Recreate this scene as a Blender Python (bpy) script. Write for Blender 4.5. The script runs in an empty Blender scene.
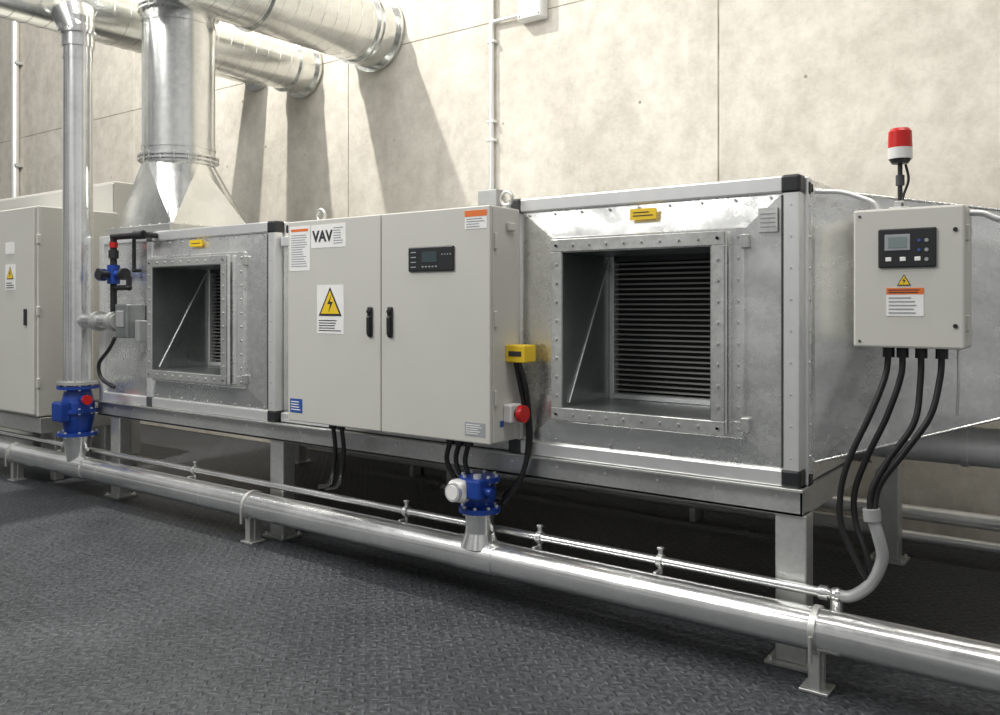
import bpy, bmesh, math, random
from mathutils import Vector, Matrix
random.seed(4)
sc = bpy.context.scene
COL = sc.collection

# ------------------------------------------------------------------ materials
def nt(name):
    m = bpy.data.materials.new(name); m.use_nodes = True
    t = m.node_tree; b = t.nodes["Principled BSDF"]
    return m, t, b
def plain(name, c, rough=0.5, metal=0.0, noise=0.04, scale=12, emit=0):
    m, t, b = nt(name)
    tc = t.nodes.new("ShaderNodeTexCoord"); n = t.nodes.new("ShaderNodeTexNoise")
    n.inputs["Scale"].default_value = scale; n.inputs["Detail"].default_value = 5
    t.links.new(tc.outputs["Object"], n.inputs["Vector"])
    r = t.nodes.new("ShaderNodeValToRGB")
    r.color_ramp.elements[0].position = .3; r.color_ramp.elements[1].position = .7
    r.color_ramp.elements[0].color = tuple(max(0, x*(1-noise)) for x in c)+(1,)
    r.color_ramp.elements[1].color = tuple(min(1, x*(1+noise)) for x in c)+(1,)
    t.links.new(n.outputs["Fac"], r.inputs["Fac"])
    t.links.new(r.outputs["Color"], b.inputs["Base Color"])
    b.inputs["Roughness"].default_value = rough; b.inputs["Metallic"].default_value = metal
    return m
def galv(name, lo, hi, rough, spangle=26, bump=.08, metal=.9, big=1.6, sw=.28, rvar=(.09,.14), stretch=(1,1,1)):
    m, t, b = nt(name)
    tc = t.nodes.new("ShaderNodeTexCoord")
    mp = t.nodes.new("ShaderNodeMapping"); mp.inputs["Scale"].default_value = stretch
    t.links.new(tc.outputs["Object"], mp.inputs[0])
    v = t.nodes.new("ShaderNodeTexVoronoi"); v.inputs["Scale"].default_value = spangle
    n = t.nodes.new("ShaderNodeTexNoise"); n.inputs["Scale"].default_value = big
    n.inputs["Detail"].default_value = 7; n.inputs["Roughness"].default_value = .55
    n.inputs["Distortion"].default_value = .4
    t.links.new(tc.outputs["Object"], v.inputs["Vector"]); t.links.new(mp.outputs[0], n.inputs["Vector"])
    sep = t.nodes.new("ShaderNodeSeparateColor"); t.links.new(v.outputs["Color"], sep.inputs[0])
    mx = t.nodes.new("ShaderNodeMath"); mx.operation = 'MULTIPLY_ADD'
    mx.inputs[1].default_value = sw
    t.links.new(sep.outputs[0], mx.inputs[0]); t.links.new(n.outputs["Fac"], mx.inputs[2])
    r = t.nodes.new("ShaderNodeValToRGB")
    r.color_ramp.elements[0].position = .35; r.color_ramp.elements[1].position = .85
    r.color_ramp.elements[0].color = tuple(lo)+(1,); r.color_ramp.elements[1].color = tuple(hi)+(1,)
    t.links.new(mx.outputs[0], r.inputs["Fac"]); t.links.new(r.outputs["Color"], b.inputs["Base Color"])
    mr = t.nodes.new("ShaderNodeMapRange"); mr.inputs[1].default_value = .3; mr.inputs[2].default_value = .95
    mr.inputs[3].default_value = rough-rvar[0]; mr.inputs[4].default_value = rough+rvar[1]
    t.links.new(mx.outputs[0], mr.inputs[0]); t.links.new(mr.outputs[0], b.inputs["Roughness"])
    n3 = t.nodes.new("ShaderNodeTexNoise"); n3.inputs["Scale"].default_value = big*1.3; n3.inputs["Detail"].default_value = 2
    t.links.new(mp.outputs[0], n3.inputs["Vector"])
    bp = t.nodes.new("ShaderNodeBump"); bp.inputs["Strength"].default_value = bump
    bp.inputs["Distance"].default_value = .05
    t.links.new(n3.outputs["Fac"], bp.inputs["Height"]); t.links.new(bp.outputs[0], b.inputs["Normal"])
    b.inputs["Metallic"].default_value = metal
    return m

GALV = galv("galvanised_sheet", (.74,.745,.73), (.97,.975,.95), .26, 50, .42, metal=.85, sw=.16, big=1.6, rvar=(.07,.12))
PIPE = galv("galvanised_pipe", (.74,.745,.74), (.95,.955,.94), .19, 60, .05, sw=.10, rvar=(.05,.08), big=3)
PIPE2 = galv("galvanised_pipe_dull", (.70,.71,.71), (.90,.91,.90), .40, 60, .08, metal=.55, sw=.10, rvar=(.05,.10), big=3)
DUCT = galv("galvanised_duct", (.62,.63,.61), (.88,.885,.86), .21, 45, .06, sw=.12, rvar=(.05,.10))
FRAME = galv("hot_dip_steel", (.48,.485,.47), (.70,.705,.68), .38, 60, .10, .75, sw=.15)
ALU = plain("aluminium_profile", (.84,.845,.84), .34, .65, .03)
GREY = plain("cabinet_paint", (.535,.53,.49), .42, 0, .012, 3)
DARK = plain("black_plastic", (.018,.019,.021), .4)
RUB = plain("black_cable_rubber", (.012,.012,.013), .45)
GASK = plain("dark_gasket", (.05,.052,.055), .7)
BLUE = plain("blue_valve_enamel", (.010,.045,.26), .3, 0, .15)
RED = plain("red_plastic", (.50,.010,.008), .3)
WHITE = plain("white_plastic", (.70,.70,.68), .4)
PAPER = plain("label_paper", (.78,.78,.76), .6)
YEL = plain("warning_yellow", (.80,.54,.02), .45)
ORG = plain("warning_orange", (.70,.16,.03), .5)
INK = plain("label_ink", (.03,.03,.035), .6)
INKG = plain("label_text_grey", (.30,.31,.33), .6)
LBLUE = plain("label_blue", (.02,.08,.30), .5)
LCD = plain("lcd_glass", (.20,.25,.25), .15)
LCD2 = plain("lcd_dim", (.05,.07,.075), .12)
FIN = plain("coil_fins", (.32,.32,.30), .4, .6)
FIND = plain("coil_back", (.015,.016,.017), .7)
CONC2 = plain("flex_conduit_grey", (.35,.36,.36), .45, .3)
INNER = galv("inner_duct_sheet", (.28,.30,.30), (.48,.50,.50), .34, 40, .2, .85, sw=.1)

def concrete():
    m, t, b = nt("concrete_wall")
    tc = t.nodes.new("ShaderNodeTexCoord")
    def noise(s, d, ro=.6, vec=None, dist=0):
        n = t.nodes.new("ShaderNodeTexNoise"); n.inputs["Scale"].default_value = s
        n.inputs["Detail"].default_value = d; n.inputs["Roughness"].default_value = ro
        n.inputs["Distortion"].default_value = dist
        t.links.new(vec or tc.outputs["Object"], n.inputs["Vector"]); return n
    mp = t.nodes.new("ShaderNodeMapping"); mp.inputs["Scale"].default_value = (1.5, 1, .7)
    t.links.new(tc.outputs["Object"], mp.inputs[0])
    n1 = noise(1.1, 10, .68, mp.outputs[0], .5); n2 = noise(7, 10, .75)
    r1 = t.nodes.new("ShaderNodeValToRGB")
    r1.color_ramp.elements[0].position = .32; r1.color_ramp.elements[1].position = .62
    r1.color_ramp.elements[0].color = (.51,.48,.42,1); r1.color_ramp.elements[1].color = (.655,.625,.56,1)
    t.links.new(n1.outputs[0], r1.inputs[0])
    r2 = t.nodes.new("ShaderNodeValToRGB")
    r2.color_ramp.elements[0].position = .30; r2.color_ramp.elements[1].position = .60
    r2.color_ramp.elements[0].color = (.77,.765,.75,1); r2.color_ramp.elements[1].color = (1,1,1,1)
    t.links.new(n2.outputs[0], r2.inputs[0])
    mix = t.nodes.new("ShaderNodeMix"); mix.data_type = 'RGBA'; mix.blend_type = 'MULTIPLY'; mix.inputs[0].default_value = 1
    t.links.new(r1.outputs[0], mix.inputs[6]); t.links.new(r2.outputs[0], mix.inputs[7])
    v = t.nodes.new("ShaderNodeTexVoronoi"); v.inputs["Scale"].default_value = 1.7
    t.links.new(tc.outputs["Object"], v.inputs["Vector"])
    r3 = t.nodes.new("ShaderNodeValToRGB")
    r3.color_ramp.elements[0].position = .02; r3.color_ramp.elements[1].position = .032
    r3.color_ramp.elements[0].color = (.4,.38,.34,1); r3.color_ramp.elements[1].color = (1,1,1,1)
    t.links.new(v.outputs["Distance"], r3.inputs[0])
    mix2 = t.nodes.new("ShaderNodeMix"); mix2.data_type = 'RGBA'; mix2.blend_type = 'MULTIPLY'; mix2.inputs[0].default_value = 1
    t.links.new(mix.outputs[2], mix2.inputs[6]); t.links.new(r3.outputs[0], mix2.inputs[7])
    t.links.new(mix2.outputs[2], b.inputs["Base Color"])
    b.inputs["Roughness"].default_value = .85
    bp = t.nodes.new("ShaderNodeBump"); bp.inputs["Strength"].default_value = .3; bp.inputs["Distance"].default_value = .012
    t.links.new(n2.outputs[0], bp.inputs["Height"]); t.links.new(bp.outputs[0], b.inputs["Normal"])
    return m
CONC = concrete()
JOINT = plain("joint_mortar", (.36,.34,.29), .9, 0, .5, 5)

def treadplate():
    m, t, b = nt("tread_plate_floor")
    L = t.links
    tc = t.nodes.new("ShaderNodeTexCoord")
    mp = t.nodes.new("ShaderNodeMapping"); mp.inputs["Rotation"].default_value = (0,0,math.radians(45))
    mp.inputs["Scale"].default_value = (21,21,21)
    L.new(tc.outputs["Object"], mp.inputs[0])
    sp = t.nodes.new("ShaderNodeSeparateXYZ"); L.new(mp.outputs[0], sp.inputs[0])
    def M(op, a, b2=None, c=None):
        n = t.nodes.new("ShaderNodeMath"); n.operation = op
        for i, x in enumerate((a, b2, c)):
            if x is None: continue
            if isinstance(x, (int, float)): n.inputs[i].default_value = x
            else: L.new(x, n.inputs[i])
        return n.outputs[0]
    fx, fy = M('FLOOR', sp.outputs[0]), M('FLOOR', sp.outputs[1])
    par = M('FLOORED_MODULO', M('ADD', fx, fy), 2)
    u = M('SUBTRACT', M('FRACT', sp.outputs[0]), .5); v = M('SUBTRACT', M('FRACT', sp.outputs[1]), .5)
    ru, rv = M('ADD', M('MULTIPLY', u, M('SUBTRACT', 1, par)), M('MULTIPLY', v, par)), M('ADD', M('MULTIPLY', v, M('SUBTRACT', 1, par)), M('MULTIPLY', u, par))
    e = M('ADD', M('POWER', M('MULTIPLY', M('ABSOLUTE', ru), 2.05), 2), M('POWER', M('MULTIPLY', M('ABSOLUTE', rv), 5.0), 2))
    h = M('SUBTRACT', 1, M('MINIMUM', e, 1))
    n = t.nodes.new("ShaderNodeTexNoise"); n.inputs["Scale"].default_value = 1.1; n.inputs["Detail"].default_value = 10; n.inputs["Roughness"].default_value = .72
    n2 = t.nodes.new("ShaderNodeTexNoise"); n2.inputs["Scale"].default_value = 40; n2.inputs["Detail"].default_value = 4; n2.inputs["Roughness"].default_value = .7
    L.new(tc.outputs["Object"], n.inputs["Vector"]); L.new(tc.outputs["Object"], n2.inputs["Vector"])
    r = t.nodes.new("ShaderNodeValToRGB")
    r.color_ramp.elements[0].position = .3; r.color_ramp.elements[1].position = .72
    r.color_ramp.elements[0].color = (.023,.0255,.029,1); r.color_ramp.elements[1].color = (.060,.065,.071,1)
    L.new(n.outputs[0], r.inputs[0])
    r2 = t.nodes.new("ShaderNodeValToRGB")
    r2.color_ramp.elements[0].position = .38; r2.color_ramp.elements[1].position = .72
    r2.color_ramp.elements[0].color = (.45,.45,.45,1); r2.color_ramp.elements[1].color = (2.2,2.2,2.2,1)
    L.new(M('ADD', n2.outputs[0], M('MULTIPLY', h, .08)), r2.inputs[0])
    mix = t.nodes.new("ShaderNodeMix"); mix.data_type='RGBA'; mix.blend_type='MULTIPLY'; mix.inputs[0].default_value=1
    L.new(r.outputs[0], mix.inputs[6]); L.new(r2.outputs[0], mix.inputs[7])
    L.new(mix.outputs[2], b.inputs["Base Color"])
    L.new(M('ADD', M('MULTIPLY', n.outputs[0], .3), .32), b.inputs["Roughness"])
    b.inputs["Specular IOR Level"].default_value = .30
    hh = M('ADD', h, M('MULTIPLY', n2.outputs[0], .9))
    bp = t.nodes.new("ShaderNodeBump"); bp.inputs["Strength"].default_value = 1.0; bp.inputs["Distance"].default_value = .005
    L.new(hh, bp.inputs["Height"]); L.new(bp.outputs[0], b.inputs["Normal"])
    return m
FLOORM = treadplate()

# ------------------------------------------------------------------ mesh builder
class MB:
    def __init__(s, name):
        s.name = name; s.v = []; s.f = []; s.m = []; s.sm = []; s.mats = []
    def mi(s, mat):
        if mat not in s.mats: s.mats.append(mat)
        return s.mats.index(mat)
    def add(s, vs, fs, mat, smooth=False):
        o = len(s.v); k = s.mi(mat)
        s.v += [tuple(x) for x in vs]
        for i, f in enumerate(fs):
            s.f.append([a+o for a in f]); s.m.append(k)
            s.sm.append(smooth if isinstance(smooth, bool) else smooth[i])
        return s
    def box(s, x0, x1, y0, y1, z0, z1, mat, bev=0.0, seg=1):
        bm = bmesh.new(); bmesh.ops.create_cube(bm, size=1)
        for v in bm.verts:
            v.co = Vector(((x0+x1)/2+v.co.x*(x1-x0), (y0+y1)/2+v.co.y*(y1-y0), (z0+z1)/2+v.co.z*(z1-z0)))
        if bev: bmesh.ops.bevel(bm, geom=bm.edges[:], offset=bev, segments=seg, affect='EDGES', profile=.5)
        bmesh.ops.recalc_face_normals(bm, faces=bm.faces[:])
        bm.verts.index_update()
        s.add([v.co[:] for v in bm.verts], [[v.index for v in f.verts] for f in bm.faces], mat)
        bm.free(); return s
    def quad(s, pts, mat): return s.add(pts, [list(range(len(pts)))], mat)
    def frame(s, p0, p1):
        d = (Vector(p1)-Vector(p0)).normalized()
        a = Vector((0,0,1)) if abs(d.z) < .9 else Vector((1,0,0))
        u = d.cross(a).normalized(); w = d.cross(u).normalized()
        return d, u, w
    def cyl(s, p0, p1, r0, mat, r1=None, seg=28, caps=True):
        r1 = r0 if r1 is None else r1
        p0, p1 = Vector(p0), Vector(p1); d, u, w = s.frame(p0, p1)
        c = [(math.cos(2*math.pi*i/seg), math.sin(2*math.pi*i/seg)) for i in range(seg)]
        a = [p0+r0*(x*u+y*w) for x, y in c]; b = [p1+r1*(x*u+y*w) for x, y in c]
        s.add(a+b, [[i, i+seg, (i+1) % seg+seg, (i+1) % seg] for i in range(seg)], mat, True)
        if caps:
            s.add(a, [list(range(seg))], mat); s.add(b, [list(range(seg))[::-1]], mat)
        return s
    def annulus_tube(s, p0, p1, ro, ri, mat, seg=28):
        s.cyl(p0, p1, ro, mat, seg=seg, caps=False); s.cyl(p0, p1, ri, mat, seg=seg, caps=False)
        p0, p1 = Vector(p0), Vector(p1); d, u, w = s.frame(p0, p1)
        for p in (p0, p1):
            vs = []
            for i in range(seg):
                t = 2*math.pi*i/seg; e = math.cos(t)*u+math.sin(t)*w
                vs += [p+ro*e, p+ri*e]
            s.add(vs, [[2*i, 2*i+1, (2*i+3) % (2*seg), (2*i+2) % (2*seg)] for i in range(seg)], mat)
        return s
    def flange(s, c, axis, r, th, mat, bolts=12, bolt_r=.012, boltmat=None, pcd=None):
        c = Vector(c); ax = Vector(axis).normalized()
        s.cyl(c-ax*th/2, c+ax*th/2, r, mat, seg=48)
        d, u, w = s.frame(c, c+ax)
        pr = pcd or (r-bolt_r*1.8)
        for i in range(bolts):
            t = 2*math.pi*(i+.5)/bolts; p = c+pr*(math.cos(t)*u+math.sin(t)*w)
            s.cyl(p-ax*(th/2+bolt_r), p+ax*(th/2+bolt_r), bolt_r, boltmat or mat, seg=6)
        return s
    def sweep(s, pts, r, mat, seg=12, sub=8, closed=False):
        P = [Vector(p) for p in pts]; out = []
        n = len(P)
        rng = n if closed else n-1
        for i in range(rng):
            if closed: a, b, c, d = P[i-1], P[i], P[(i+1) % n], P[(i+2) % n]
            else:
                b, c = P[i], P[i+1]; a = P[i-1] if i else b*2-c; d = P[i+2] if i+2 < n else c*2-b
            for k in range(sub):
                t = k/sub
                out.append(.5*((2*b)+(c-a)*t+(2*a-5*b+4*c-d)*t*t+(3*b-a-3*c+d)*t**3))
        if not closed: out.append(P[-1])
        N = len(out); vs = []; pu = None
        for i, p in enumerate(out):
            if closed: tg = (out[(i+1) % N]-out[i-1]).normalized()
            else: tg = (out[min(i+1, N-1)]-out[max(i-1, 0)]).normalized()
            if pu is None:
                a = Vector((0,0,1)) if abs(tg.z) < .9 else Vector((1,0,0)); u = tg.cross(a).normalized()
            else: u = (pu-tg*pu.dot(tg)).normalized()
            pu = u; w = tg.cross(u)
            for k in range(seg):
                t = 2*math.pi*k/seg; vs.append(p+r*(math.cos(t)*u+math.sin(t)*w))
        fs = []
        for i in range(N if closed else N-1):
            j = (i+1) % N
            for k in range(seg):
                fs.append([i*seg+k, i*seg+(k+1) % seg, j*seg+(k+1) % seg, j*seg+k])
        s.add(vs, fs, mat, True)
        if not closed:
            s.add(vs[:seg], [list(range(seg))], mat); s.add(vs[-seg:], [list(range(seg))[::-1]], mat)
        return s
    def poly(s, pts, r, mat, seg=14):
        for a, b in zip(pts[:-1], pts[1:]): s.cyl(a, b, r, mat, seg=seg)
        for p in pts[1:-1]: s.ball(p, r*1.15, mat)
        return s
    def ball(s, c, r, mat, sx=1, sy=1, sz=1, nu=16, nv=10):
        vs = []; fs = []
        for j in range(nv+1):
            ph = math.pi*j/nv
            for i in range(nu):
                t = 2*math.pi*i/nu
                vs.append((c[0]+r*sx*math.sin(ph)*math.cos(t), c[1]+r*sy*math.sin(ph)*math.sin(t), c[2]+r*sz*math.cos(ph)))
        for j in range(nv):
            for i in range(nu):
                fs.append([j*nu+i, (j+1)*nu+i, (j+1)*nu+(i+1) % nu, j*nu+(i+1) % nu])
        return s.add(vs, fs, mat, True)
    def text(s, txt, x, y, z, size, mat, off=0):
        cu = bpy.data.curves.new("t", 'FONT'); cu.body = txt; cu.size = size; cu.extrude = .0006; cu.offset = off
        o = bpy.data.objects.new("t", cu); COL.objects.link(o)
        bpy.context.view_layer.update()
        me = bpy.data.meshes.new_from_object(o)
        s.add([(x+v.co.x, y-v.co.z, z+v.co.y) for v in me.vertices], [list(p.vertices) for p in me.polygons], mat)
        bpy.data.objects.remove(o); return s
    def build(s, parent=None):
        me = bpy.data.meshes.new(s.name); me.from_pydata(s.v, [], s.f)
        for m in s.mats: me.materials.append(m)
        me.polygons.foreach_set("material_index", s.m); me.polygons.foreach_set("use_smooth", s.sm)
        me.update()
        bm = bmesh.new(); bm.from_mesh(me); bmesh.ops.recalc_face_normals(bm, faces=bm.faces[:]); bm.to_mesh(me); bm.free()
        o = bpy.data.objects.new(s.name, me); COL.objects.link(o)
        if parent:
            o.parent = parent; o.matrix_parent_inverse = Matrix.Translation(-parent.location)
        return o
def empty(name, loc):
    e = bpy.data.objects.new(name, None); e.location = loc; e.empty_display_size = .2; COL.objects.link(e); return e

# ------------------------------------------------------------------ room
YW = 5.9
MB("floor").box(-18, 7, -5, YW+.3, -.1, 0, FLOORM).build()
w = MB("wall_back")
w.box(-18, 7, YW+.008, YW+.3, 0, 13, JOINT)
xs = [-18, -13.9, -10.05, -6.2, -2.37, 1.45, 7]; zs = [0, 3.94, 13]
for i in range(len(xs)-1):
    for j in range(2):
        w.box(xs[i]+.0055, xs[i+1]-.0055, YW, YW+.02, zs[j]+.003, zs[j+1]-.003, CONC, .003)
# formwork tie holes
for x0 in xs[1:-1]:
    for dx in (.62, 1.9, 3.2):
        for z in (1.2, 3.05):
            w.cyl((x0+dx, YW-.0015, z), (x0+dx, YW+.001, z), .012, JOINT, seg=14)
w.build()

# ------------------------------------------------------------------ support frame
FR = empty("steel_support_frame", (-3.8, 4.5, 0))
ZB = .745
m = MB("rails")
def channel_x(mb, x0, x1, yf, z0, z1, depth, sgn=1):
    y2 = yf+sgn*depth
    mb.box(x0, x1, min(yf, yf+sgn*.012), max(yf, yf+sgn*.012), z0, z1, FRAME, .002)
    mb.box(x0, x1, min(yf, y2), max(yf, y2), z1-.012, z1, FRAME)
    mb.box(x0, x1, min(yf, y2), max(yf, y2), z0, z0+.012, FRAME)
channel_x(m, -6.55, -1.06, 3.54, .625, ZB-.001, .09)
channel_x(m, -6.55, -1.06, 5.43, .625, ZB-.001, .09, -1)
m.box(-6.55, -1.05, 3.50, 3.60, ZB-.013, ZB-.001, FRAME, .002)
for x in (-6.5, -5.4, -4.38, -3.4, -2.4, -1.14):
    m.box(x-.035, x+.035, 3.55, 5.42, .63, .73, FRAME, .003)
m.box(-1.075, -1.06, 3.54, 5.43, .625, ZB-.002, FRAME, .003)
for i in range(20):
    m.cyl((-6.3+i*.27, 3.535, .70), (-6.3+i*.27, 3.545, .70), .007, ALU, seg=6)
m.build(FR)
m = MB("legs")
for x in (-6.32, -4.39, -1.115):
    for y in (3.60, 5.37):
        m.box(x-.065, x+.065, y-.05, y+.05, .012, .63, FRAME, .008, 2)
        m.box(x-.10, x+.10, y-.085, y+.085, 0, .014, FRAME, .002)
        for a in (-.08, .08):
            for b in (-.065, .065): m.cyl((x+a, y+b, 0), (x+a, y+b, .03), .009, ALU, seg=6)
m.box(-6.3, -1.15, 5.34, 5.40, .16, .22, FRAME, .004)
m.build(FR)

# ------------------------------------------------------------------ air handling units
def ahu(name, X0, X1, Y0, Y1, Z0, Z1, bx0, bx1, bz0, bz1, px0=None, coil_y=.40, fx=None):
    E = empty(name, ((X0+X1)/2, (Y0+Y1)/2, Z0))
    P = .068
    lx = X0 if px0 is None else px0
    m = MB("casing_panels")
    yi = Y0+.020
    ix0, ix1, iz0, iz1 = fx[0]+.06, fx[1]-.06, fx[2]+.06, fx[3]-.06
    o = [(lx+P*.6, yi, Z0+P*.6), (X1-P*.6, yi, Z0+P*.6), (X1-P*.6, yi, Z1-P*.6), (lx+P*.6, yi, Z1-P*.6)]
    yb = Y0-.014
    b = [(bx0+.05, yb, bz0+.05), (bx1-.05, yb, bz0+.05), (bx1-.05, yb, bz1-.05), (bx0+.05, yb, bz1-.05)]
    for i in range(4):
        j = (i+1) % 4
        m.quad([o[i], o[j], b[j], b[i]], GALV)
    if lx > X0+.01:
        m.quad([(X0, yi, Z0), (lx+P, yi, Z0), (lx+P, yi, Z1), (X0, yi, Z1)], GALV)
    cy = (Y0+Y1)/2; cz = (Z0+Z1)/2
    for X, s in ((X0+.01, -1), (X1-.01, 1)):
        c = [(X, Y0+.02, Z0+.01), (X, Y1-.02, Z0+.01), (X, Y1-.02, Z1-.01), (X, Y0+.02, Z1-.01)]
        for i in range(4): m.quad([c[i], c[(i+1) % 4], (X-s*.004, cy, cz)], GALV)
    m.quad([(X0, Y0+.012, Z1-.01), (X1, Y0+.012, Z1-.01), (X1, Y1, Z1-.01), (X0, Y1, Z1-.01)], GALV)
    m.quad([(X0, Y0+.012, Z0+.01), (X1, Y0+.012, Z0+.01), (X1, Y1, Z0+.01), (X0, Y1, Z0+.01)], GALV)
    m.quad([(X0, Y1-.01, Z0), (X1, Y1-.01, Z0), (X1, Y1-.01, Z1), (X0, Y1-.01, Z1)], GALV)
    m.build(E)
    m = MB("profile_frame")
    for x in sorted({X0, lx}):
        m.box(x, x+P, Y0, Y0+P, Z0, Z1, ALU, .007, 2)
    m.box(X1-P, X1, Y0, Y0+P, Z0, Z1, ALU, .007, 2)
    m.box(X1-P-.005, X1-P+.001, Y0-.002, Y0+.01, Z0+.08, Z1-.08, GASK)
    m.box(X1-.022, X1+.014, Y0+P+.006, Y0+P+.06, Z0, Z1, ALU, .006, 2)
    for z in (Z0, Z1-P):
        m.box(X0+P, X1-P, Y0, Y0+P, z, z+P, ALU, .007, 2)
        m.box(X1-P, X1, Y0+P, Y1-P, z, z+P, ALU, .007, 2)
        m.box(X0, X0+P, Y0+P, Y1-P, z, z+P, ALU, .007, 2)
        m.box(X0+P, X1-P, Y1-P, Y1, z, z+P, ALU, .007, 2)
    for x in (X0, X1-P): m.box(x, x+P, Y1-P, Y1, Z0, Z1, ALU, .007, 2)
    m.build(E)
    m = MB("corner_caps")
    c = .078
    for z in (Z0-.004, Z1-c+.004):
        m.box(X1-c+.003, X1+.005, Y0-.005, Y0+c, z, z+c, DARK, .012, 2)
        m.box(X1-.03, X1+.02, Y0+c, Y0+c+.055, z, z+c*.7, DARK, .01, 2)
        m.box(lx-.004, lx+c-.003, Y0-.005, Y0+c, z, z+c, GASK, .012, 2)
    m.build(E)
    m = MB("inlet_flange")
    def ring(a0, a1, c0, c1, y0, y1, wl, wr, wb, wt, mat):
        m.box(a0, a1, y0, y1, c0, c0+wb, mat, .003); m.box(a0, a1, y0, y1, c1-wt, c1, mat, .003)
        m.box(a0, a0+wl, y0, y1, c0+wb, c1-wt, mat, .003); m.box(a1-wr, a1, y0, y1, c0+wb, c1-wt, mat, .003)
    ring(bx0, bx1, bz0, bz1, Y0-.024, Y0+.0, ix0-bx0, bx1-ix1, iz0-bz0, bz1-iz1, GALV)
    yf = Y0-.062
    for (a, bb, c0, c1) in ((ix0-.012, ix0, iz0-.012, iz1+.012), (ix1, ix1+.012, iz0-.012, iz1+.012)):
        m.box(a, bb, yf, Y0, c0, c1, GALV)
    for (c0, c1) in ((iz0-.012, iz0), (iz1, iz1+.012)): m.box(ix0, ix1, yf, Y0, c0, c1, GALV)
    ring(fx[0], fx[1], fx[2], fx[3], yf-.008, yf+.006, .060, .060, .060, .060, FRAME)
    m.box(fx[1]-.006, fx[1], yf-.004, yf+.028, fx[2], fx[3], ALU, .002)
    m.box(fx[0], fx[1], yf-.004, yf+.028, fx[2], fx[2]+.006, ALU, .002)
    nb = 9
    for i in range(nb+1):
        t = i/nb; x = fx[0]+.03+t*(fx[1]-fx[0]-.06); z = fx[2]+.03+t*(fx[3]-fx[2]-.06)
        for zz in (fx[2]+.03, fx[3]-.03): m.cyl((x, yf-.015, zz), (x, yf, zz), .0065, FRAME, seg=8)
        for xx in (fx[0]+.03, fx[1]-.03): m.cyl((xx, yf-.015, z), (xx, yf, z), .0065, FRAME, seg=8)
        z2 = bz0+.04+t*(bz1-bz0-.08)
        m.cyl((bx1-.025, Y0-.030, z2), (bx1-.025, Y0, z2), .0065, FRAME, seg=8)
    for zz in (bz0+.03, bz1-.09):
        m.box(bx1-.012, bx1+.025, Y0-.03, Y0-.004, zz, zz+.06, FRAME, .004)
    m.build(E)
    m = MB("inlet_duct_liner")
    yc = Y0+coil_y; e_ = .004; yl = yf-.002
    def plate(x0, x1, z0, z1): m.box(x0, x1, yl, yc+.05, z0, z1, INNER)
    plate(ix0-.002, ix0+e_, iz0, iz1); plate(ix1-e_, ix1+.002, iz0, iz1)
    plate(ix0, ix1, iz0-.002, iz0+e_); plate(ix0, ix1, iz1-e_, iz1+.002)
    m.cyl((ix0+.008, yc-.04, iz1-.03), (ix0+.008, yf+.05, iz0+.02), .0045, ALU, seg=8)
    m.build(E)
    m = MB("heat_exchanger_coil")
    m.box(ix0, ix1, yc+.03, yc+.05, iz0, iz1, FIND)
    m.box(ix0+.004, ix0+.03, yc-.03, yc+.03, iz0, iz1, ALU, .003)
    m.box(ix1-.03, ix1-.004, yc-.03, yc+.03, iz0, iz1, ALU, .003)
    m.box(ix0+.03, ix1-.03, yc-.04, yc+.03, iz0+.004, iz0+.035, ALU, .006)
    m.box(ix0+.03, ix1-.03, yc-.03, yc+.03, iz1-.03, iz1-.002, GASK, .003)
    n = 26
    for i in range(n):
        z = iz0+.052+(iz1-iz0-.095)*i/(n-1)
        m.box(ix0+.03, ix1-.03, yc-.004, yc+.03, z-.0045, z+.0045, FIN, .001)
    m.build(E)
    m = MB("panel_screws")
    n = 9
    for i in range(n):
        x = lx+.12+(X1-lx-.24)*i/(n-1)
        for z in (Z0+P+.018, Z1-P-.018): m.cyl((x, Y0+.005, z), (x, Y0+.022, z), .006, FRAME, seg=8)
        z = Z0+.12+(Z1-Z0-.24)*i/(n-1)
        m.cyl((X1-P/2, Y0-.003, z), (X1-P/2, Y0+.01, z), .0045, FRAME, seg=8)
        m.cyl((X1+.010, Y0+P+.033, z), (X1+.018, Y0+P+.033, z), .006, FRAME, seg=8)
    m.build(E)
    return E

U2 = ahu("air_handling_unit", -2.53, -1.07, 3.52, 5.42, ZB, 2.03, -2.25, -1.295, .93, 1.825,
         fx=(-2.23, -1.361, .943, 1.81), coil_y=.42)
m = MB("labels")
m.box(-1.83, -1.70, 3.500, 3.5105, 1.885, 1.935, YEL)
m.box(-1.815, -1.715, 3.499, 3.501, 1.90, 1.905, INK); m.box(-1.815, -1.735, 3.499, 3.501, 1.915, 1.92, INK)
m.box(-1.235, -1.155, 3.507, 3.530, 1.80, 1.90, FRAME)
for k in range(4): m.box(-1.225, -1.165, 3.505, 3.508, 1.82+k*.018, 1.824+k*.018, INKG)
m.build(U2)
m = MB("end_reducer")
a = [(-1.06, 3.67, .83), (-1.06, 5.32, .83), (-1.06, 5.32, 1.985), (-1.06, 3.67, 1.985)]
b = [(-.12, 4.18, 1.12), (-.12, 5.02, 1.12), (-.12, 5.02, 1.84), (-.12, 4.18, 1.84)]
for i in range(4): m.quad([a[i], a[(i+1) % 4], b[(i+1) % 4], b[i]], GALV)
for (p, q) in ((a[0], b[0]), (a[3], b[3]), (a[1], b[1]), (a[2], b[2])): m.cyl(p, q, .006, GALV, seg=8)
m.box(-1.072, -1.05, 3.62, 3.67, .79, 2.02, GALV, .002); m.box(-1.072, -1.05, 5.32, 5.36, .79, 2.02, GALV, .002)
m.box(-1.072, -1.05, 3.67, 5.32, 1.985, 2.02, GALV, .002); m.box(-1.072, -1.05, 3.67, 5.32, .79, .83, GALV, .002)
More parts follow.
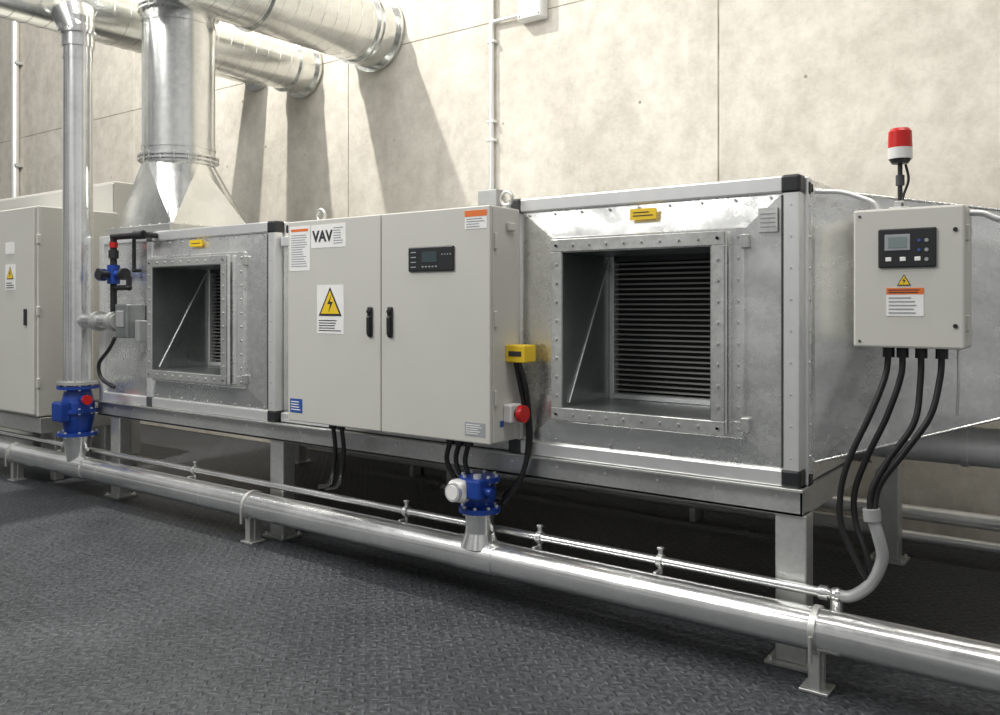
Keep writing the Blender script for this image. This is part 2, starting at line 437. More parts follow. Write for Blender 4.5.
m.box(-.14, -.09, 4.12, 5.08, 1.06, 1.12, FRAME, .004); m.box(-.14, -.09, 4.12, 5.08, 1.84, 1.90, FRAME, .004)
m.box(-.14, -.09, 4.12, 4.18, 1.12, 1.84, FRAME, .004); m.box(-.14, -.09, 5.02, 5.08, 1.12, 1.84, FRAME, .004)
m.box(-.09, 3.5, 4.18, 5.02, 1.12, 1.84, GALV, .005)
m.build(U2)

U1 = ahu("air_handling_unit", -6.50, -4.37, 3.52, 5.42, ZB, 2.03, -5.72, -4.655, .945, 1.845,
         px0=-5.83, fx=(-5.71, -4.78, .965, 1.825), coil_y=.42)
m = MB("labels")
m.box(-5.26, -5.12, 3.500, 3.511, 1.90, 1.945, YEL); m.box(-5.24, -5.14, 3.499, 3.501, 1.918, 1.923, INK)
m.build(U1)
m = MB("filter_section_casing")
m.box(-4.36, -2.54, 3.58, 5.36, ZB, 1.93, GALV, .006)
m.box(-4.355, -2.545, 3.555, 3.585, ZB, ZB+.06, ALU, .004); m.box(-4.355, -2.545, 3.555, 3.585, 1.87, 1.93, ALU, .004)
m.build(U1)

# ------------------------------------------------------------------ double door cabinet
C = empty("electrical_cabinet", (-3.18, 3.39, .825))
cx0, cx1, cz0, cz1, cf = -3.915, -2.447, .825, 1.975, 3.25
m = MB("body")
m.box(cx0, cx1, cf+.022, 3.50, cz0, cz1, GREY, .008, 2)
m.box(cx0+.01, cx1-.01, cf+.018, cf+.024, cz0+.01, cz1-.01, GASK)
m.box(cx0+.2, cx0+.3, 3.50, 3.555, 1.0, 1.8, FRAME, .003); m.box(cx1-.3, cx1-.2, 3.50, 3.555, 1.0, 1.8, FRAME, .003)
for k in range(3): m.box(cx1-.002, cx1+.012, cf+.03, cf+.05, cz0+.18+k*.38, cz0+.26+k*.38, GREY, .004)
m.build(C)
m = MB("doors")
m.box(cx0, -3.172, cf, cf+.02, cz0, cz1, GREY, .006, 2)
m.box(-3.166, cx1, cf, cf+.02, cz0, cz1, GREY, .006, 2)
m.build(C)
m = MB("door_handles")
for x in (-3.245, -3.098):
    m.box(x-.018, x+.018, cf-.012, cf, 1.325, 1.485, DARK, .008, 2)
    m.box(x-.011, x+.011, cf-.026, cf-.01, 1.335, 1.435, DARK, .008, 2)
    m.cyl((x, cf-.022, 1.46), (x, cf-.01, 1.46), .011, DARK, seg=14)
m.build(C)
m = MB("lifting_eyes")
for x in (-3.87, -2.50):
    m.cyl((x, 3.46, cz1), (x, 3.46, cz1+.02), .022, FRAME, seg=16)
    m.sweep([(x+.034*math.cos(t*math.pi/4), 3.46, cz1+.055+.034*math.sin(t*math.pi/4)) for t in range(8)], .009, FRAME, closed=True, seg=10, sub=3)
m.build(C)
def textlines(m, x0, x1, z0, z1, y, n, mat=INKG, h=.35):
    st = (z1-z0)/n
    for i in range(n):
        z = z1-(i+.5)*st; f = 1-random.random()*.35
        m.box(x0, x0+(x1-x0)*f, y-.0008, y, z-st*h/2, z+st*h/2, mat)
def warn(m, cx, cz, w, y, back=INK):
    h = w*.87
    def tri(s, dy, mat):
        p = [(cx-w/2*s, cz-h*.38*s), (cx+w/2*s, cz-h*.38*s), (cx, cz+h*.62*s)]
        vs = [(a, y, b) for a, b in p]+[(a, y-dy, b) for a, b in p]
        m.add(vs, [[0,1,2],[5,4,3],[0,3,4,1],[1,4,5,2],[2,5,3,0]], mat)
    tri(1, .001, INK); tri(.80, .0018, YEL)
    bolt = [(.06,.42),(-.09,.08),(.01,.08),(-.05,-.22),(.11,.16),(.0,.16)]
    vs = [(cx+a*w*1.2, y-.0026, cz+(b-.05)*w*.85) for a, b in bolt]
    m.add(vs, [[0,1,2,5],[2,3,4,5]], INK)
m = MB("door_labels")
y = cf-.0015
m.box(-3.90, -3.725, y, cf, 1.69, 1.945, PAPER); m.box(-3.885, -3.74, y-.001, y, 1.915, 1.93, ORG)
textlines(m, -3.885, -3.745, 1.71, 1.90, y-.0002, 14)
m.box(-3.715, -3.435, y, cf, 1.815, 1.945, PAPER)
m.text("VAV", -3.700, y-.001, 1.852, .085, INK, .003)
textlines(m, -3.53, -3.45, 1.83, 1.93, y-.0002, 7)
m.box(-3.665, -3.45, y, cf, 1.335, 1.605, PAPER)
warn(m, -3.5575, 1.495, .185, y-.0008); textlines(m, -3.65, -3.465, 1.345, 1.415, y-.0002, 5, INK)
m.box(-3.895, -3.79, y, cf, .875, .955, LBLUE); textlines(m, -3.885, -3.80, .885, .945, y-.0002, 4, PAPER)
m.box(-2.60, -2.465, y, cf, 1.865, 1.955, PAPER); m.box(-2.60, -2.465, y-.001, y, 1.925, 1.955, ORG)
textlines(m, -2.59, -2.475, 1.87, 1.92, y-.0002, 4)
m.box(-2.60, -2.475, y, cf, .858, .925, INKG); textlines(m, -2.593, -2.485, .865, .918, y-.0002, 5, PAPER)
m.build(C)
m = MB("display_panel")
m.box(-2.965, -2.665, cf-.012, cf, 1.665, 1.79, DARK, .006, 2)
m.box(-2.87, -2.77, cf-.014, cf-.011, 1.71, 1.765, LCD2)
for k in range(4):
    m.box(-2.945, -2.91, cf-.0135, cf-.0115, 1.685+k*.025, 1.69+k*.025, INKG)
    m.box(-2.74+k*.018, -2.733+k*.018, cf-.0135, cf-.0115, 1.745, 1.751, INKG)
for k in range(5): m.box(-2.87+k*.022, -2.858+k*.022, cf-.0135, cf-.0115, 1.685, 1.692, INKG)
m.build(C)
m = MB("isolator_and_stop_button")
m.box(cx1, cx1+.115, 3.375, 3.475, 1.215, 1.30, YEL, .006, 2)
m.box(cx1+.02, cx1+.095, 3.373, 3.376, 1.245, 1.27, INK)
m.box(cx1, cx1+.05, 3.355, 3.445, .92, 1.01, WHITE, .008, 2)
m.cyl((cx1+.05, 3.40, .965), (cx1+.075, 3.40, .965), .022, DARK); m.cyl((cx1+.072, 3.40, .965), (cx1+.10, 3.40, .965), .042, RED)
m.box(cx1, cx1+.002, 3.33, 3.36, .90, .93, LBLUE)
m.box(cx1, cx1+.02, 3.38, 3.44, 1.86, 1.90, GREY, .004)
m.sweep([(cx1+.05, 3.42, 1.215), (cx1+.075, 3.44, 1.1), (cx1+.07, 3.48, .95), (cx1+.06, 3.50, .8), (cx1+.02, 3.47, .62), (cx1-.08, 3.47, .5)], .013, RUB)
m.sweep([(cx1+.03, 3.42, 1.215), (cx1+.05, 3.45, 1.05), (cx1+.055, 3.495, .86), (cx1+.02, 3.50, .66), (cx1-.1, 3.50, .52)], .013, RUB)
m.build(C)
m = MB("cables")
for x, dx in ((-2.80, .14), (-2.74, .10), (-2.68, .07)):
    m.cyl((x, 3.38, .78), (x, 3.38, .828), .024, DARK, seg=12)
    m.sweep([(x, 3.38, .80), (x-.02, 3.38, .68), (x+dx*.4, 3.43, .55), (x+dx+.06, 3.50, .50)], .013, RUB)
for x in (-3.70, -3.63):
    m.cyl((x, 3.40, .78), (x, 3.40, .828), .024, DARK, seg=12)
    m.sweep([(x, 3.40, .80), (x+.01, 3.41, .66), (x-.03, 3.43, .52), (x-.14, 3.50, .42), (x-.24, 3.51, .39)], .013, RUB)
m.build(C)

# ------------------------------------------------------------------ control box + beacon
B = empty("control_box", (-.65, 3.55, 1.34))
bf = 3.45
m = MB("enclosure")
m.box(-.843, -.462, bf+.018, 3.63, 1.335, 1.86, GREY, .010, 2)
m.box(-.843, -.462, bf, bf+.016, 1.335, 1.86, GREY, .008, 2)
for z in (1.42, 1.77):
    m.cyl((-.492, bf-.004, z), (-.492, bf+.002, z), .008, DARK, seg=10)
m.box(-.468, -.452, bf+.03, bf+.06, 1.40, 1.46, GREY, .003); m.box(-.468, -.452, bf+.03, bf+.06, 1.73, 1.79, GREY, .003)
m.cyl((-.82, bf-.003, 1.835), (-.82, bf+.002, 1.835), .005, GASK, seg=10); m.cyl((-.82, bf-.003, 1.358), (-.82, bf+.002, 1.358), .005, GASK, seg=10)
m.build(B)
m = MB("mounting_rails")
m.box(-.80, -.76, 3.63, 3.80, 1.78, 1.81, FRAME, .003); m.box(-.80, -.76, 3.63, 3.80, 1.38, 1.41, FRAME, .003)
m.box(-.54, -.50, 3.63, 3.94, 1.78, 1.81, FRAME, .003); m.box(-.54, -.50, 3.63, 3.94, 1.38, 1.41, FRAME, .003)
m.sweep([(-1.03, 3.60, 1.965), (-.93, 3.60, 1.955), (-.86, 3.60, 1.93), (-.80, 3.60, 1.90), (-.77, 3.60, 1.85)], .010, ALU)
m.sweep([(-.47, 3.58, 1.84), (-.42, 3.6, 1.835), (-.36, 3.62, 1.81), (-.2, 3.7, 1.79), (.1, 3.8, 1.77)], .012, ALU)
m.build(B)
m = MB("operator_panel")
m.box(-.752, -.553, bf-.010, bf, 1.636, 1.782, DARK, .005, 2)
m.box(-.728, -.64, bf-.0125, bf-.009, 1.70, 1.76, INKG, .001); m.box(-.715, -.652, bf-.0135, bf-.012, 1.71, 1.75, LCD)
for k in range(3):
    m.box(-.725+k*.05, -.705+k*.05, bf-.0125, bf-.009, 1.66, 1.675, PAPER, .001)
for k in range(3): m.cyl((-.585, bf-.0125, 1.665+k*.035), (-.585, bf-.009, 1.665+k*.035), .007, INKG, seg=12)
for k in range(2): m.cyl((-.61, bf-.0125, 1.70+k*.035), (-.61, bf-.009, 1.70+k*.035), .006, LBLUE, seg=12)
m.build(B)
m = MB("labels")
y = bf-.001
warn(m, -.663, 1.585, .048, y)
m.box(-.724, -.596, y-.001, bf, 1.536, 1.560, ORG); m.box(-.724, -.596, y-.0005, bf, 1.455, 1.536, PAPER)
textlines(m, -.716, -.606, 1.46, 1.53, y-.0007, 5); textlines(m, -.716, -.604, 1.539, 1.557, y-.0012, 2, INK)
m.build(B)
m = MB("cables")
runs = [(-.735, .012, [(-.745,3.53,1.22), (-.79,3.50,1.08), (-.865,3.49,.90), (-.90,3.49,.76), (-.895,3.49,.62), (-.83,3.49,.48), (-.80,3.50,.43)]),
        (-.685, .012, [(-.69,3.53,1.22), (-.74,3.52,1.06), (-.81,3.52,.90), (-.855,3.52,.76), (-.85,3.52,.64), (-.81,3.50,.54), (-.79,3.50,.45)]),
        (-.62, .012, [(-.622,3.53,1.20), (-.64,3.51,1.05), (-.73,3.50,.90), (-.785,3.49,.78), (-.792,3.49,.67)]),
        (-.55, .012, [(-.555,3.53,1.22), (-.585,3.51,1.08), (-.67,3.50,.94), (-.76,3.50,.80), (-.778,3.49,.67)])]
for x, r_, pts in runs:
    m.cyl((x, 3.54, 1.295), (x, 3.54, 1.34), .022, DARK, seg=12)
    m.sweep([(x, 3.54, 1.32)]+pts, r_, RUB)
m.sweep([(-.50, 3.58, 1.34), (-.50, 3.58, 1.2), (-.51, 3.6, 1.08)], .006, ALU)
m.build(B)
BE = empty("warning_beacon", (-.702, 3.58, 1.86))
m = MB("beacon_light"); bx, by = -.702, 3.58
m.cyl((bx, by, 2.062), (bx, by, 2.105), .044, WHITE, seg=32)
m.cyl((bx, by, 2.105), (bx, by, 2.168), .044, RED, r1=.042, seg=32); m.cyl((bx, by, 2.168), (bx, by, 2.180), .042, RED, r1=.034, seg=32)
m.cyl((bx, by, 2.045), (bx, by, 2.064), .030, DARK, r1=.042)
m.build(BE)
m = MB("beacon_post")
m.cyl((bx, by, 1.861), (bx, by, 2.05), .009, DARK, seg=14)
m.box(bx-.035, bx+.035, by-.03, by+.03, 1.861, 1.876, FRAME, .004)
m.box(bx-.018, bx+.018, by-.015, by+.015, 1.87, 1.90, FRAME, .004)
m.cyl((bx, by, 1.96), (bx, by, 2.0), .016, GASK, seg=14)
m.sweep([(bx+.02, by, 2.04), (bx+.03, by, 1.98), (bx+.012, by, 1.92), (bx+.01, by-.02, 1.87)], .005, RUB)
m.build(BE)

# ------------------------------------------------------------------ floor pipes
YP, ZP, RP = 3.40, .232, .083
ys, zs_ = 3.505, .346
PM = empty("water_pipe", (-4, YP, 0))
m = MB("main_run")
m.cyl((-11.5, YP, ZP), (.6, YP, ZP), RP, PIPE, seg=48)
for x in (-9.2, -7.6, -6.2, -4.9, -3.35, -1.75):
    m.annulus_tube((x-.003, YP, ZP), (x+.003, YP, ZP), RP+.0015, RP-.01, PIPE, 48)
m.build(PM)
m = MB("branch_tees")
m.cyl((-2.625, YP, ZP+.03), (-2.625, YP, .455), .073, PIPE, seg=32); m.cyl((-2.625, YP, ZP+.05), (-2.625, YP, ZP+.12), .10, PIPE, r1=.075, seg=32)
m.cyl((-2.75, YP, ZP), (-2.50, YP, ZP), RP+.004, PIPE, seg=40)
m.cyl((-6.59, YP, ZP+.03), (-6.59, YP, .48), .075, PIPE, r1=.105, seg=32); m.cyl((-6.74, YP, ZP), (-6.42, YP, ZP), RP+.006, PIPE, seg=40)
m.build(PM)
m = MB("pipe_supports")
for x in (-.965, -4.43, -7.6):
    m.annulus_tube((x-.012, YP, ZP), (x+.012, YP, ZP), RP+.010, RP, FRAME, 32)
    m.box(x-.028, x+.028, YP-.008, YP+.008, .01, ZP-RP, FRAME, .002)
    m.box(x-.022, x+.022, YP-.045, YP+.045, .01, ZP-RP*.85, FRAME, .003)
    m.box(x-.055, x+.055, YP-.055, YP+.055, 0, .012, FRAME, .002)
    for s in (-1, 1): m.cyl((x, YP+s*(RP+.008), ZP-.10), (x, YP+s*(RP+.008), ZP), .008, FRAME, seg=10)
for x in (-7.0, -5.2, -3.22, -2.33, -1.68):
    m.box(x-.008, x+.008, YP+.045, ys-.018, zs_-.05, zs_-.036, FRAME, .002)
    m.annulus_tube((x-.012, ys, zs_), (x+.012, ys, zs_), .030, .0205, FRAME, 18)
    m.box(x-.010, x+.010, ys-.006, ys+.006, zs_+.02, zs_+.06, FRAME, .002)
    m.box(x-.010, x+.010, ys-.006, ys+.006, zs_-.06, zs_-.022, FRAME, .002)
    m.box(x-.014, x+.014, ys-.012, ys+.012, zs_+.05, zs_+.062, FRAME, .003)
m.build(PM)
m = MB("small_bore_pipe")
m.cyl((-11.5, ys, zs_), (-.93, ys, zs_), .0205, PIPE, seg=20)
m.ball((-.92, ys, zs_), .03, PIPE); m.cyl((-.92, ys, zs_-.07), (-.92, ys, zs_+.02), .024, PIPE, seg=18)
m.cyl((-.95, ys, zs_), (-.985, ys, zs_), .029, PIPE, seg=18)
m.build(PM)
m = MB("flexible_conduit")
pts = [(-.92, ys, zs_), (-.86, ys, .355), (-.79, 3.50, .42), (-.75, 3.50, .52), (-.762, 3.49, .61), (-.785, 3.49, .68)]
m.sweep(pts, .023, CONC2, seg=14, sub=8); m.cyl((-.782, 3.49, .665), (-.787, 3.49, .71), .032, CONC2)
m.build(PM)

def valve(name, x, z0, z1, r, style):
    E = empty(name, (x, YP, z0)); h = z1-z0; m = MB("valve_body")
    ax = (0,0,1)
    m.flange((x, YP, z0+.012), ax, r, .024, BLUE, 8, .010, ALU)
    m.flange((x, YP, z1-.012), ax, r, .024, BLUE, 8, .010, ALU)
    m.cyl((x, YP, z0+.02), (x, YP, z0+h*.35), r*.62, BLUE, r1=r*.80); m.cyl((x, YP, z0+h*.35), (x, YP, z0+h*.65), r*.80, BLUE)
    m.cyl((x, YP, z0+h*.65), (x, YP, z1-.02), r*.80, BLUE, r1=r*.62)
    if style != 'flow': m.flange((x, YP, z0+h*.5), ax, r*.95, .03, BLUE, 8, .010, ALU)
    m.build(E)
    m = MB("actuator")
    if style == 'flow':
        m.box(x-.10, x+.01, YP-.15, YP-.06, z0+.06, z0+.17, WHITE, .03, 4)
        m.cyl((x-.045, YP-.165, z0+.115), (x-.045, YP-.14, z0+.115), .046, ALU, seg=28)
        m.cyl((x-.045, YP-.168, z0+.115), (x-.045, YP-.164, z0+.115), .036, PAPER, seg=28)
        m.box(x+.0, x+.09, YP-.12, YP-.03, z0+.08, z0+.18, BLUE, .012, 2)
        m.cyl((x+.085, YP-.07, z0+.12), (x+.13, YP-.07, z0+.12), .02, BLUE)
        m.cyl((x+.04, YP-.07, z0+.18), (x+.04, YP-.07, z0+.20), .02, ALU)
    else:
        m.cyl((x+.05, YP-.02, z0+h*.75), (x+r+.07, YP-.04, z0+h*.75), .025, BLUE)
        m.cyl((x+r+.05, YP-.04, z0+h*.75), (x+r+.085, YP-.045, z0+h*.75), .036, RED)
        m.box(x-.06, x+.08, YP-r-.03, YP-r*.6, z0+h*.3, z0+h*.70, BLUE, .02, 3)
    m.build(E)
    return E
valve("flow_valve", -2.625, .455, .635, .105, 'flow')
valve("gate_valve", -6.59, .48, .865, .15, 'gate')
V = empty("riser_pipe", (-6.59, YP, .865))
m = MB("pipe")
m.cyl((-6.59, YP, .868), (-6.59, YP, 3.74), .108, PIPE, seg=48)
m.flange((-6.59, YP, .888), (0,0,1), .152, .022, FRAME, 10, .008)
for z in (1.62, 3.40): m.cyl((-6.59, YP, z), (-6.59, YP, z+.02), .112, PIPE, seg=40)
m.cyl((-6.59, YP, 3.50), (-6.59, YP, 3.62), .120, PIPE, seg=40); m.cyl((-6.59, YP, 3.60), (-6.59, YP, 3.62), .14, PIPE, seg=40)
m.cyl((-6.59, YP, 3.62), (-6.66, YP, 3.78), .120, PIPE, r1=.16, seg=40)
m.build(V)
m = MB("side_branch")
m.cyl((-6.50, YP, 1.37), (-6.06, YP, 1.37), .055, PIPE, seg=28)
m.cyl((-6.30, YP, 1.37), (-6.26, YP, 1.37), .075, FRAME, seg=28); m.cyl((-6.08, YP, 1.37), (-6.03, YP, 1.37), .075, FRAME, seg=28)
m.build(V)
W = empty("water_control_valve", (-6.05, 3.42, 1.3)); yv = 3.40
m = MB("pipework")
m.poly([(-5.70, yv+.02, 2.0), (-6.07, yv, 2.0), (-6.07, yv, 1.40)], .024, RUB)
m.cyl((-5.80, yv+.01, 2.0), (-5.70, yv+.02, 2.0), .032, DARK); m.cyl((-5.68, yv+.02, 2.0), (-5.70, 3.53, 2.0), .022, RUB)
m.cyl((-6.07, yv, 1.92), (-6.07, yv, 1.96), .030, RED)
m.poly([(-6.07, yv, 1.62), (-5.86, yv, 1.62), (-5.86, yv, 1.70)], .020, RUB)
m.sweep([(-6.05, yv, 1.25), (-6.10, yv-.02, 1.16), (-6.22, yv-.03, 1.05), (-6.20, yv-.02, .94), (-6.06, yv, .88)], .014, RUB)
m.poly([(-5.93, yv+.08, 2.0), (-5.93, yv+.08, 1.75), (-5.93, 3.53, 1.75)], .014, RUB)
m.build(W)
m = MB("valve_body")
m.cyl((-6.07, yv, 1.65), (-6.07, yv, 1.79), .045, BLUE); m.cyl((-6.22, yv, 1.72), (-5.94, yv, 1.72), .028, BLUE)
m.cyl((-6.26, yv, 1.72), (-6.21, yv, 1.72), .046, BLUE); m.cyl((-5.95, yv, 1.72), (-5.91, yv, 1.72), .044, DARK)
m.cyl((-6.07, yv-.10, 1.72), (-6.07, yv, 1.72), .025, DARK); m.cyl((-6.07, yv-.12, 1.72), (-6.07, yv-.10, 1.72), .042, DARK)
m.cyl((-6.07, yv, 1.84), (-6.07, yv, 1.90), .036, DARK)
m.build(W)
m = MB("actuator_housing")
m.box(-6.02, -5.86, yv-.02, 3.53, 1.25, 1.50, INNER, .01, 2); m.box(-5.99, -5.89, yv-.03, yv-.018, 1.33, 1.45, CONC2, .004)
m.box(-5.86, -5.80, yv+.04, 3.53, 1.22, 1.38, CONC2, .008, 2)
m.cyl((-6.04, yv, 1.37), (-6.01, yv, 1.37), .06, FRAME)
m.build(W)

# ------------------------------------------------------------------ vertical duct
D = empty("vertical_duct", (-6.02, 3.95, 2.03)); cx, cy, R = -6.08, 3.95, .275
m = MB("square_to_round_transition")
zb, zt = 2.085, 2.60; n = 40
cor = [(-5.63, 4.30, zb), (-6.41, 4.30, zb), (-6.41, 3.60, zb), (-5.63, 3.60, zb)]
cp = [(cx+R*math.cos(2*math.pi*i/n), cy+R*math.sin(2*math.pi*i/n), zt) for i in range(n)]
for k in range(4):
    vs = [cor[k]]+[cp[i % n] for i in range(k*n//4, (k+1)*n//4+1)]
    m.add(vs, [[0, i, i+1] for i in range(1, len(vs)-1)], DUCT, True)
    m.quad([cor[k], cp[((k+1)*n//4) % n], cor[(k+1) % 4]], DUCT)
m.box(-6.46, -5.58, 3.55, 4.35, 2.032, 2.09, FRAME, .006)
for k in range(7):
    m.cyl((-6.40+k*.13, 3.575, 2.09), (-6.40+k*.13, 3.575, 2.10), .008, ALU, seg=6)
    m.cyl((-5.60, 3.58+k*.12, 2.09), (-5.60, 3.58+k*.12, 2.10), .008, ALU, seg=6)
m.build(D)
m = MB("round_duct")
m.cyl((cx, cy, 2.59), (cx, cy, 4.0), R, DUCT, seg=64)
m.flange((cx, cy, 2.63), (0,0,1), R+.032, .012, DUCT, 18, .007, ALU); m.flange((cx, cy, 2.662), (0,0,1), R+.032, .014, DUCT, 18, .007, ALU)
for z in (2.72, 3.70): m.cyl((cx, cy, z), (cx, cy, z+.02), R+.008, DUCT, seg=64)
m.flange((cx, cy, 3.80), (0,0,1), R+.032, .016, DUCT, 18, .007, ALU); m.flange((cx, cy, 3.83), (0,0,1), R+.032, .012, DUCT, 18, .007, ALU)
m.cyl((cx-R*.12, cy-R-.002, 2.7), (cx-R*.12, cy-R-.002, 3.74), .003, DUCT, seg=8)
m.build(D)

def hduct(name, X, Z, R, y0, y1, ends):
    E = empty(name, (X, (y0+y1)/2, Z)); m = MB("spiral_duct")
    m.cyl((X, y0, Z), (X, y1, Z), R, DUCT, seg=64)
    pitch = .14; N = int((y1-y0)/pitch*24)
    pts = [(X+R*math.cos(2*math.pi*i/24), y0+pitch*i/24, Z+R*math.sin(2*math.pi*i/24)) for i in range(N)]
    m.sweep(pts, .0026, DUCT, seg=5, sub=2)
    m.build(E); m = MB("duct_flanges")
    for y in ends: m.flange((X, y, Z), (0,1,0), R+.025, .014, DUCT, 24, .005, DUCT)
    m.cyl((X, y1-.22, Z), (X, y1-.004, Z), R+.014, DUCT, seg=64)
    m.flange((X, y1-.03, Z), (0,1,0), R+.05, .03, DUCT, 24, .006, DUCT)
    m.build(E); return E
hduct("spiral_ventilation_duct", -6.86, 3.93, .25, 1.2, YW, (2.6, 4.35, 5.66))
hduct("spiral_ventilation_duct", -5.81, 4.10, .32, 3.3, YW, (4.45, 5.62))
S3 = empty("shadow_stub_duct", (-7.60, 5.2, 4.06)); m = MB("shadow_stub")  # unseen stub added behind the left duct to cast a third wall shadow
m.annulus_tube((-7.60, 4.75, 4.06), (-7.60, YW-.001, 4.06), .19, .18, DUCT, 40)
m.cyl((-7.60, 4.80, 4.06), (-7.60, 4.81, 4.06), .18, FIND, seg=40)
for k in range(7): m.box(-7.60-.15, -7.60+.15, 4.755, 4.80, 4.06-.135+k*.045-.003, 4.06-.135+k*.045+.003, FRAME)
m.annulus_tube((-7.60, YW-.03, 4.06), (-7.60, YW-.001, 4.06), .24, .18, DUCT, 40)
m.build(S3)

# ------------------------------------------------------------------ right end pipes
R1 = empty("chilled_water_pipe", (1, 4.4, .85))
m = MB("pipe_run")
m.cyl((-1.03, 4.4, .85), (4, 4.4, .85), .088, PIPE2, seg=36); m.cyl((-1.05, 4.4, .85), (-.98, 4.4, .85), .12, FRAME, seg=36)
m.cyl((-.60, 4.4, .85), (-.57, 4.4, .85), .095, PIPE2, seg=36)
for x in (.9, 3.0):
    m.box(x-.03, x+.03, 4.37, 4.43, 0, .77, FRAME, .003); m.box(x-.09, x+.09, 4.31, 4.49, 0, .012, FRAME)
m.build(R1)
R2 = empty("drain_pipe", (0, 5.6, .2)); m = MB("pipe_run")
m.cyl((-6.0, 5.62, .24), (4, 5.62, .24), .045, PIPE2, seg=28); m.cyl((-6.0, 5.53, .12), (4, 5.53, .12), .03, PIPE2, seg=28)
for x in (-5, -2.4, .6, 2):
    m.box(x-.02, x+.02, 5.50, 5.66, 0, .09, FRAME, .003); m.box(x-.02, x+.02, 5.60, 5.64, 0, .20, FRAME, .003)
m.build(R2)

# ------------------------------------------------------------------ left cabinets
L = empty("metal_cabinet", (-8, 3.75, .1))
m = MB("body")
m.box(-8.75, -7.28, 3.42, 4.12, .56, 2.32, GREY, .01, 2)
m.box(-8.74, -7.30, 3.395, 3.418, .58, 2.31, GREY, .006, 2)
m.box(-8.75, -7.28, 3.44, 4.12, .42, .55, FRAME, .004)
for x in (-8.7, -7.36):
    for y in (3.62, 4.06): m.box(x-.04, x+.04, y-.04, y+.04, 0, .43, FRAME, .004)
m.box(-7.44, -7.41, 3.375, 3.396, 1.32, 1.46, DARK, .005)
for z in (.8, 1.4, 2.0): m.box(-7.29, -7.27, 3.41, 3.44, z, z+.08, GREY, .004)
m.build(L)
m = MB("labels")
m.box(-7.80, -7.62, 3.392, 3.396, 1.62, 1.84, PAPER); warn(m, -7.71, 1.755, .13, 3.391); textlines(m, -7.78, -7.64, 1.63, 1.69, 3.391, 3, INK)
m.box(-7.80, -7.64, 3.392, 3.396, 1.93, 2.03, PAPER); m.build(L)
L2 = empty("metal_cabinet", (-8.5, 4.3, 0)); m = MB("body")
m.box(-9.8, -7.42, 4.16, 4.42, .1, 2.62, GREY, .01, 2); m.box(-9.8, -7.42, 4.145, 4.16, .2, 2.60, GREY, .004); m.box(-9.75, -7.45, 4.18, 4.40, 0, .1, FRAME)
m.build(L2)

# ------------------------------------------------------------------ wall conduit etc
WC = empty("wall_conduit", (-4.4, YW-.03, 3)); m = MB("conduit")
m.cyl((-4.40, YW-.035, 2.45), (-4.40, YW-.035, 5.5), .022, ALU, seg=16)
for z in (2.9, 3.06, 3.75, 4.3):
    m.box(-4.44, -4.36, YW-.06, YW, z, z+.025, ALU, .003)
m.cyl((-4.40, YW-.035, 3.93), (-4.14, YW-.035, 3.93), .016, ALU, seg=12)
m.box(-4.50, -4.30, YW-.10, YW, 2.30, 2.48, CONC2, .008, 2)
m.box(-4.09, -3.84, YW-.09, YW, 3.86, 4.12, WHITE, .012, 3); m.box(-4.08, -3.85, YW-.10, YW-.088, 3.87, 4.11, WHITE, .006, 2)
for a in (-4.06, -3.87):
    for b in (3.89, 4.09): m.cyl((a, YW-.103, b), (a, YW-.098, b), .007, GASK, seg=8)
m.cyl((-4.13, YW-.035, 3.93), (-4.08, YW-.035, 3.93), .022, ALU, seg=12)
m.build(WC)
WC2 = empty("wall_conduit", (-13.1, YW-.07, 3)); m = MB("conduit")
m.cyl((-13.1, YW-.07, 0), (-13.1, YW-.07, 6), .055, ALU, seg=18)
for z in (2, 3.5, 5): m.box(-13.2, -13.0, YW-.1, YW, z, z+.05, FRAME, .005)
m.build(WC2)

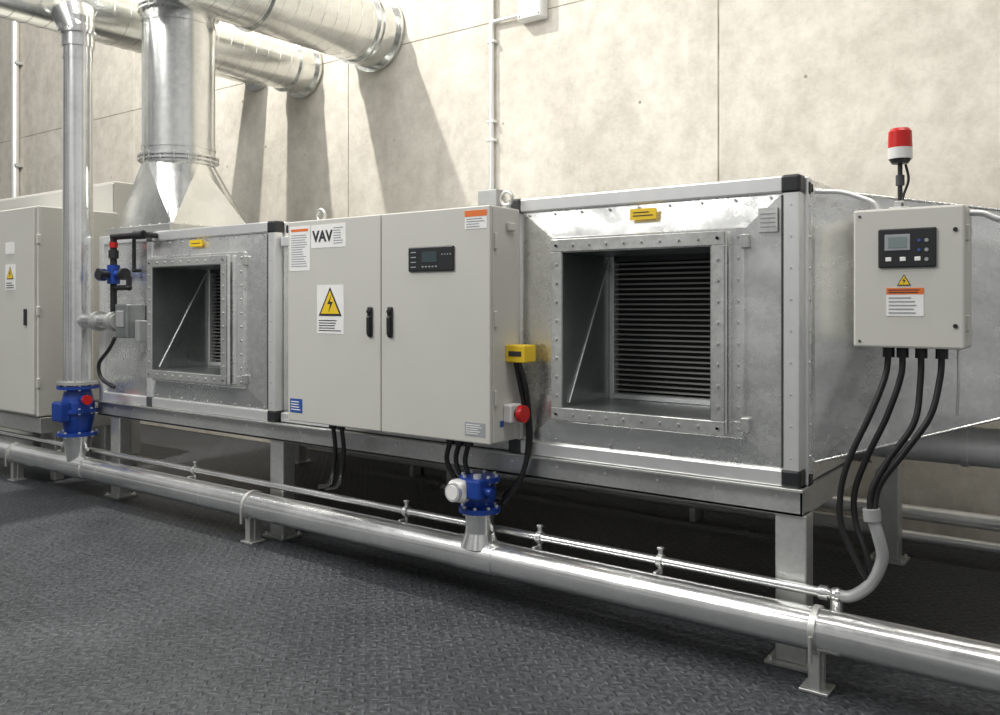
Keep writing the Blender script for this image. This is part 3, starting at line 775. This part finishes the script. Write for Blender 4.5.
# ------------------------------------------------------------------ lights
def area(name, loc, tgt, sx, sy, e, c=(1,1,1)):
    l = bpy.data.lights.new(name, 'AREA'); l.shape = 'RECTANGLE'; l.size = sx; l.size_y = sy; l.energy = e; l.color = c
    o = bpy.data.objects.new(name, l); o.location = loc
    o.rotation_euler = (Vector(tgt)-Vector(loc)).to_track_quat('-Z', 'Y').to_euler(); COL.objects.link(o)
def point(name, loc, e, r=.15, c=(1,1,1)):
    l = bpy.data.lights.new(name, 'POINT'); l.energy = e; l.shadow_soft_size = r; l.color = c
    o = bpy.data.objects.new(name, l); o.location = loc; COL.objects.link(o)
area("ceiling_light_front", (-6.0, -1.5, 6.5), (-3, 2.8, .6), 4, 2.0, 420, (1,.99,.965))
area("ceiling_light_mid", (-2.5, .8, 7.5), (-2.5, 1.8, 0), 8, .8, 130, (1,.99,.965))
area("right_wall_fill", (1.2, 2.4, 8.0), (-.2, 5.9, 2.0), 4, .8, 200, (1,.96,.90))  # added fill that washes the right part of the wall with light
point("high_bay_lamp", (-7.05, 3.1, 7.6), 1850, .07, (1,.955,.88))
wd = bpy.data.worlds.new("world"); sc.world = wd; wd.use_nodes = True
t = wd.node_tree; bg = t.nodes["Background"]
tc = t.nodes.new("ShaderNodeTexCoord"); sp = t.nodes.new("ShaderNodeSeparateXYZ"); t.links.new(tc.outputs["Generated"], sp.inputs[0])
r = t.nodes.new("ShaderNodeValToRGB"); e = r.color_ramp.elements
e[0].position = 0; e[0].color = (.26,.262,.265,1); e[1].position = 1; e[1].color = (.31,.31,.31,1)
x = e.new(.12); x.color = (.45,.45,.445,1)
t.links.new(sp.outputs[2], r.inputs[0])
nz = t.nodes.new("ShaderNodeTexNoise"); nz.inputs["Scale"].default_value = 3.0; nz.inputs["Detail"].default_value = 2
t.links.new(tc.outputs["Generated"], nz.inputs["Vector"])
mr = t.nodes.new("ShaderNodeMapRange"); mr.inputs[1].default_value = .38; mr.inputs[2].default_value = .62; mr.inputs[3].default_value = .25; mr.inputs[4].default_value = 1.5
t.links.new(nz.outputs[0], mr.inputs[0])
t.links.new(r.outputs[0], bg.inputs[0]); t.links.new(mr.outputs[0], bg.inputs[1])

# ------------------------------------------------------------------ camera
cam = bpy.data.cameras.new("camera"); co = bpy.data.objects.new("camera", cam); COL.objects.link(co)
co.location = (0, 0, 1.5); co.rotation_euler = (math.radians(90), 0, math.radians(36.3))
cam.sensor_width = 36; cam.lens = 36*850/1000; cam.shift_y = -.0535
sc.camera = co
sc.view_settings.view_transform = 'Standard'
